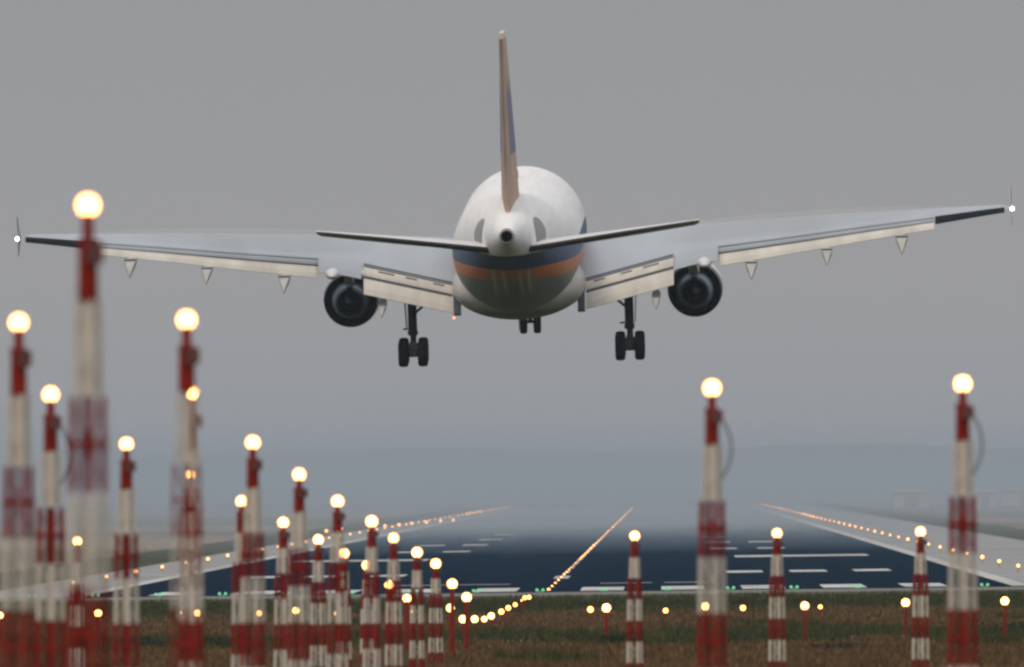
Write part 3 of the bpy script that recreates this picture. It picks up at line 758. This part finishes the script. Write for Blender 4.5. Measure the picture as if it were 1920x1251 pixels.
# thin condensation hanging over the wings
vm = bpy.data.materials.new('wing_vapour'); vm.use_nodes = True
vn = vm.node_tree; vn.nodes.remove(vn.nodes['Principled BSDF'])
vp = vn.nodes.new('ShaderNodeVolumePrincipled'); vp.inputs['Color'].default_value = (.95, .965, .985, 1); vp.inputs['Density'].default_value = .36
vn.links.new(vp.outputs[0], vn.nodes['Material Output'].inputs['Volume'])
for sd in (-1, 1):
    m = MB(); rr = []
    for k in range(15):
        t = k/14; x = 3.2+17.0*t; s = wsec(x); c = s[1]-s[3]; q = max(.02, math.sin(math.pi*min(1, max(0, t)))**.5)
        hh = (.62-.26*t)*q; ym = s[1]-.30*c; zm = s[2]-(s[2]-s[4])*.30+.05
        rr.append([(sd*x, ym+.62*c*q*math.cos(a), zm+.04*c*math.cos(a)+hh*math.sin(a)) for a in [2*math.pi*j/20 for j in range(20)]])
    m.loft(rr); v = m.build('vapour', vm, None, True)
    v.matrix_world = Matrix.LocRotScale(A.location, A.rotation_euler, None); v['kind'] = 'stuff'
    tag(v, f'thin veil of white condensation over the {"left" if sd < 0 else "right"} wing of the airliner', 'vapour')

# ------------------------------------------------------------------ ground cover
def in_view(px, d, py): return at(px, py, d)
def grass(n):
    me = bpy.data.meshes.new('grass'); V = []; Fc = []; C = []
    brown = [(.145, .086, .040), (.105, .066, .031), (.18, .115, .056), (.075, .052, .025)]
    green = [(.052, .060, .022), (.038, .047, .018), (.080, .080, .032)]
    for _ in range(n):
        d = 372+ (random.random()**1.35)*505
        x0 = (0-1240-80)/F*d; x1 = (1920-1240+80)/F*d
        x = random.uniform(x0, x1)
        w = math.sin(x*.5+d*.021)+.8*math.sin(x*.23-d*.043+1)+.6*math.sin(x*1.1+d*.09)
        isg = (d > 735+15*w) or (492+10*w < d < 560+14*w) or w > 1.75
        c = random.choice(green if isg else brown); k = random.uniform(.7, 1.25); c = tuple(q*k for q in c)
        h = random.uniform(.08, .20)*(1.5 if isg else 1.0)*(1.25 if w > 1 else 1)
        z = ground_z(x, d)-.02
        for b_ in range(4):
            a = random.uniform(0, 6.283); rx = x+random.uniform(-.15, .15); ry = d+random.uniform(-.15, .15); wd = random.uniform(.015, .04)
            i = len(V); lx, ly = random.uniform(-.09, .09), random.uniform(-.09, .09); hh = h*random.uniform(.6, 1.2)
            V += [(rx-wd*math.cos(a), ry-wd*math.sin(a), z), (rx+wd*math.cos(a), ry+wd*math.sin(a), z), (rx+lx, ry+ly, z+hh)]
            Fc.append((i, i+1, i+2)); C += [c]*3
    me.from_pydata(V, [], Fc); me.materials.append(M['grass'])
    ca = me.color_attributes.new('tint', 'FLOAT_COLOR', 'POINT')
    flat = []
    for c in C: flat += [c[0], c[1], c[2], 1]
    ca.data.foreach_set('color', flat)
    o = bpy.data.objects.new('grass', me); COL.objects.link(o); o['kind'] = 'stuff'
    tag(o, 'rough dry brown and dull green grass covering the ground under the approach lights', 'grass')
grass(50000)

def shrub(px, py, d, w, h, label):
    p = at(px, py, d); z = ground_z(p.x, d)
    r = thing('shrub', label, 'shrub', (p.x, d, z), 'low dark shrubs in the dry grass')
    m = MB()
    for k in range(5):
        a = random.uniform(0, 6.28); m.tube((0, 0, -.02), (math.cos(a)*w*.3, math.sin(a)*w*.3, h*.6), .02, .01, 5)
    m.build('stem', M['stem'], r)
    m = MB()
    blobs = [(random.uniform(-.4, .4)*w, random.uniform(-.35, .35)*w, random.uniform(.15, .65)*h, random.uniform(.16, .3)) for _ in range(14)]
    for k in range(900):
        bx, by, bz, br = random.choice(blobs)
        v = Vector((random.gauss(0, 1), random.gauss(0, 1), random.gauss(0, 1))).normalized()*random.uniform(.5, 1)
        c = Vector((bx+v.x*br*w, by+v.y*br*w, max(.02, bz+v.z*br*h*1.2)))
        u = Vector((random.gauss(0, 1), random.gauss(0, 1), random.gauss(0, 1))).normalized(); q = u.orthogonal().normalized(); s = random.uniform(.03, .065)
        i = len(m.v); m.v += [tuple(c-u*s), tuple(c+q*s*.5), tuple(c+u*s), tuple(c-q*s*.5)]; m.f.append((i, i+1, i+2, i+3)); m.m.append(0)
    m.build('foliage', M['leaf'], r)
for a in ((1166, 1206, 485, 1.1, .42, 'round dark shrub just left of the mast right of the runway centre lights'), (1385, 1196, 505, 1.6, .30, 'low dark shrub right of the tall mast that stands right of centre'),
          (1890, 1188, 520, 2.4, .5, 'broad dark shrub in the grass at the right border'), (1572, 1240, 445, 1.4, .22, 'flat dark shrub at the bottom border between right hand masts'),
          (258, 1196, 505, 1.6, .4, 'dark shrub beside the second left mast of the double row'), (420, 1200, 500, 1.7, .34, 'dark shrub left of the mast cluster in the lower left'),
          (1078, 1190, 515, 1.2, .25, 'small dark shrub in the brown grass below the two lamps at mid right'), (920, 1186, 525, 1.5, .22, 'low dark shrub below the curving single row of lamps')): shrub(*a)

# ------------------------------------------------------------------ haze
h = MB(); h.box((0, 5200, 11.5), (9400, 10700, 40)); hz_o = h.build('haze', [], None); hz_o['kind'] = 'stuff'
tag(hz_o, 'pale blue grey evening haze filling the air over the airfield', 'haze')
hm = bpy.data.materials.new('haze_air'); hm.use_nodes = True; nt = hm.node_tree
for nd in list(nt.nodes):
    if nd.type == 'BSDF_PRINCIPLED': nt.nodes.remove(nd)
pv = nt.nodes.new('ShaderNodeVolumePrincipled')
pv.inputs['Color'].default_value = (.60, .71, .82, 1)
pv.inputs['Density'].default_value = 6e-5
pv.inputs['Anisotropy'].default_value = 0.0
nt.links.new(pv.outputs[0], nt.nodes['Material Output'].inputs['Volume'])
hz_o.data.materials.append(hm)
# a bank of ground mist lying on the far half of the airfield
h = MB(); h.box((0, 5400, -1.2), (7000, 8000, 11.6)); mo = h.build('ground_mist', [], None); mo['kind'] = 'stuff'
tag(mo, 'low bank of blue grey ground mist swallowing the far end of the runway', 'mist')
hm2 = hm.copy(); hm2.name = 'mist_air'
[q for q in hm2.node_tree.nodes if q.type == 'PRINCIPLED_VOLUME'][0].inputs['Density'].default_value = 7.5e-4
[q for q in hm2.node_tree.nodes if q.type == 'PRINCIPLED_VOLUME'][0].inputs['Color'].default_value = (.57, .655, .745, 1)
mo.data.materials.append(hm2)
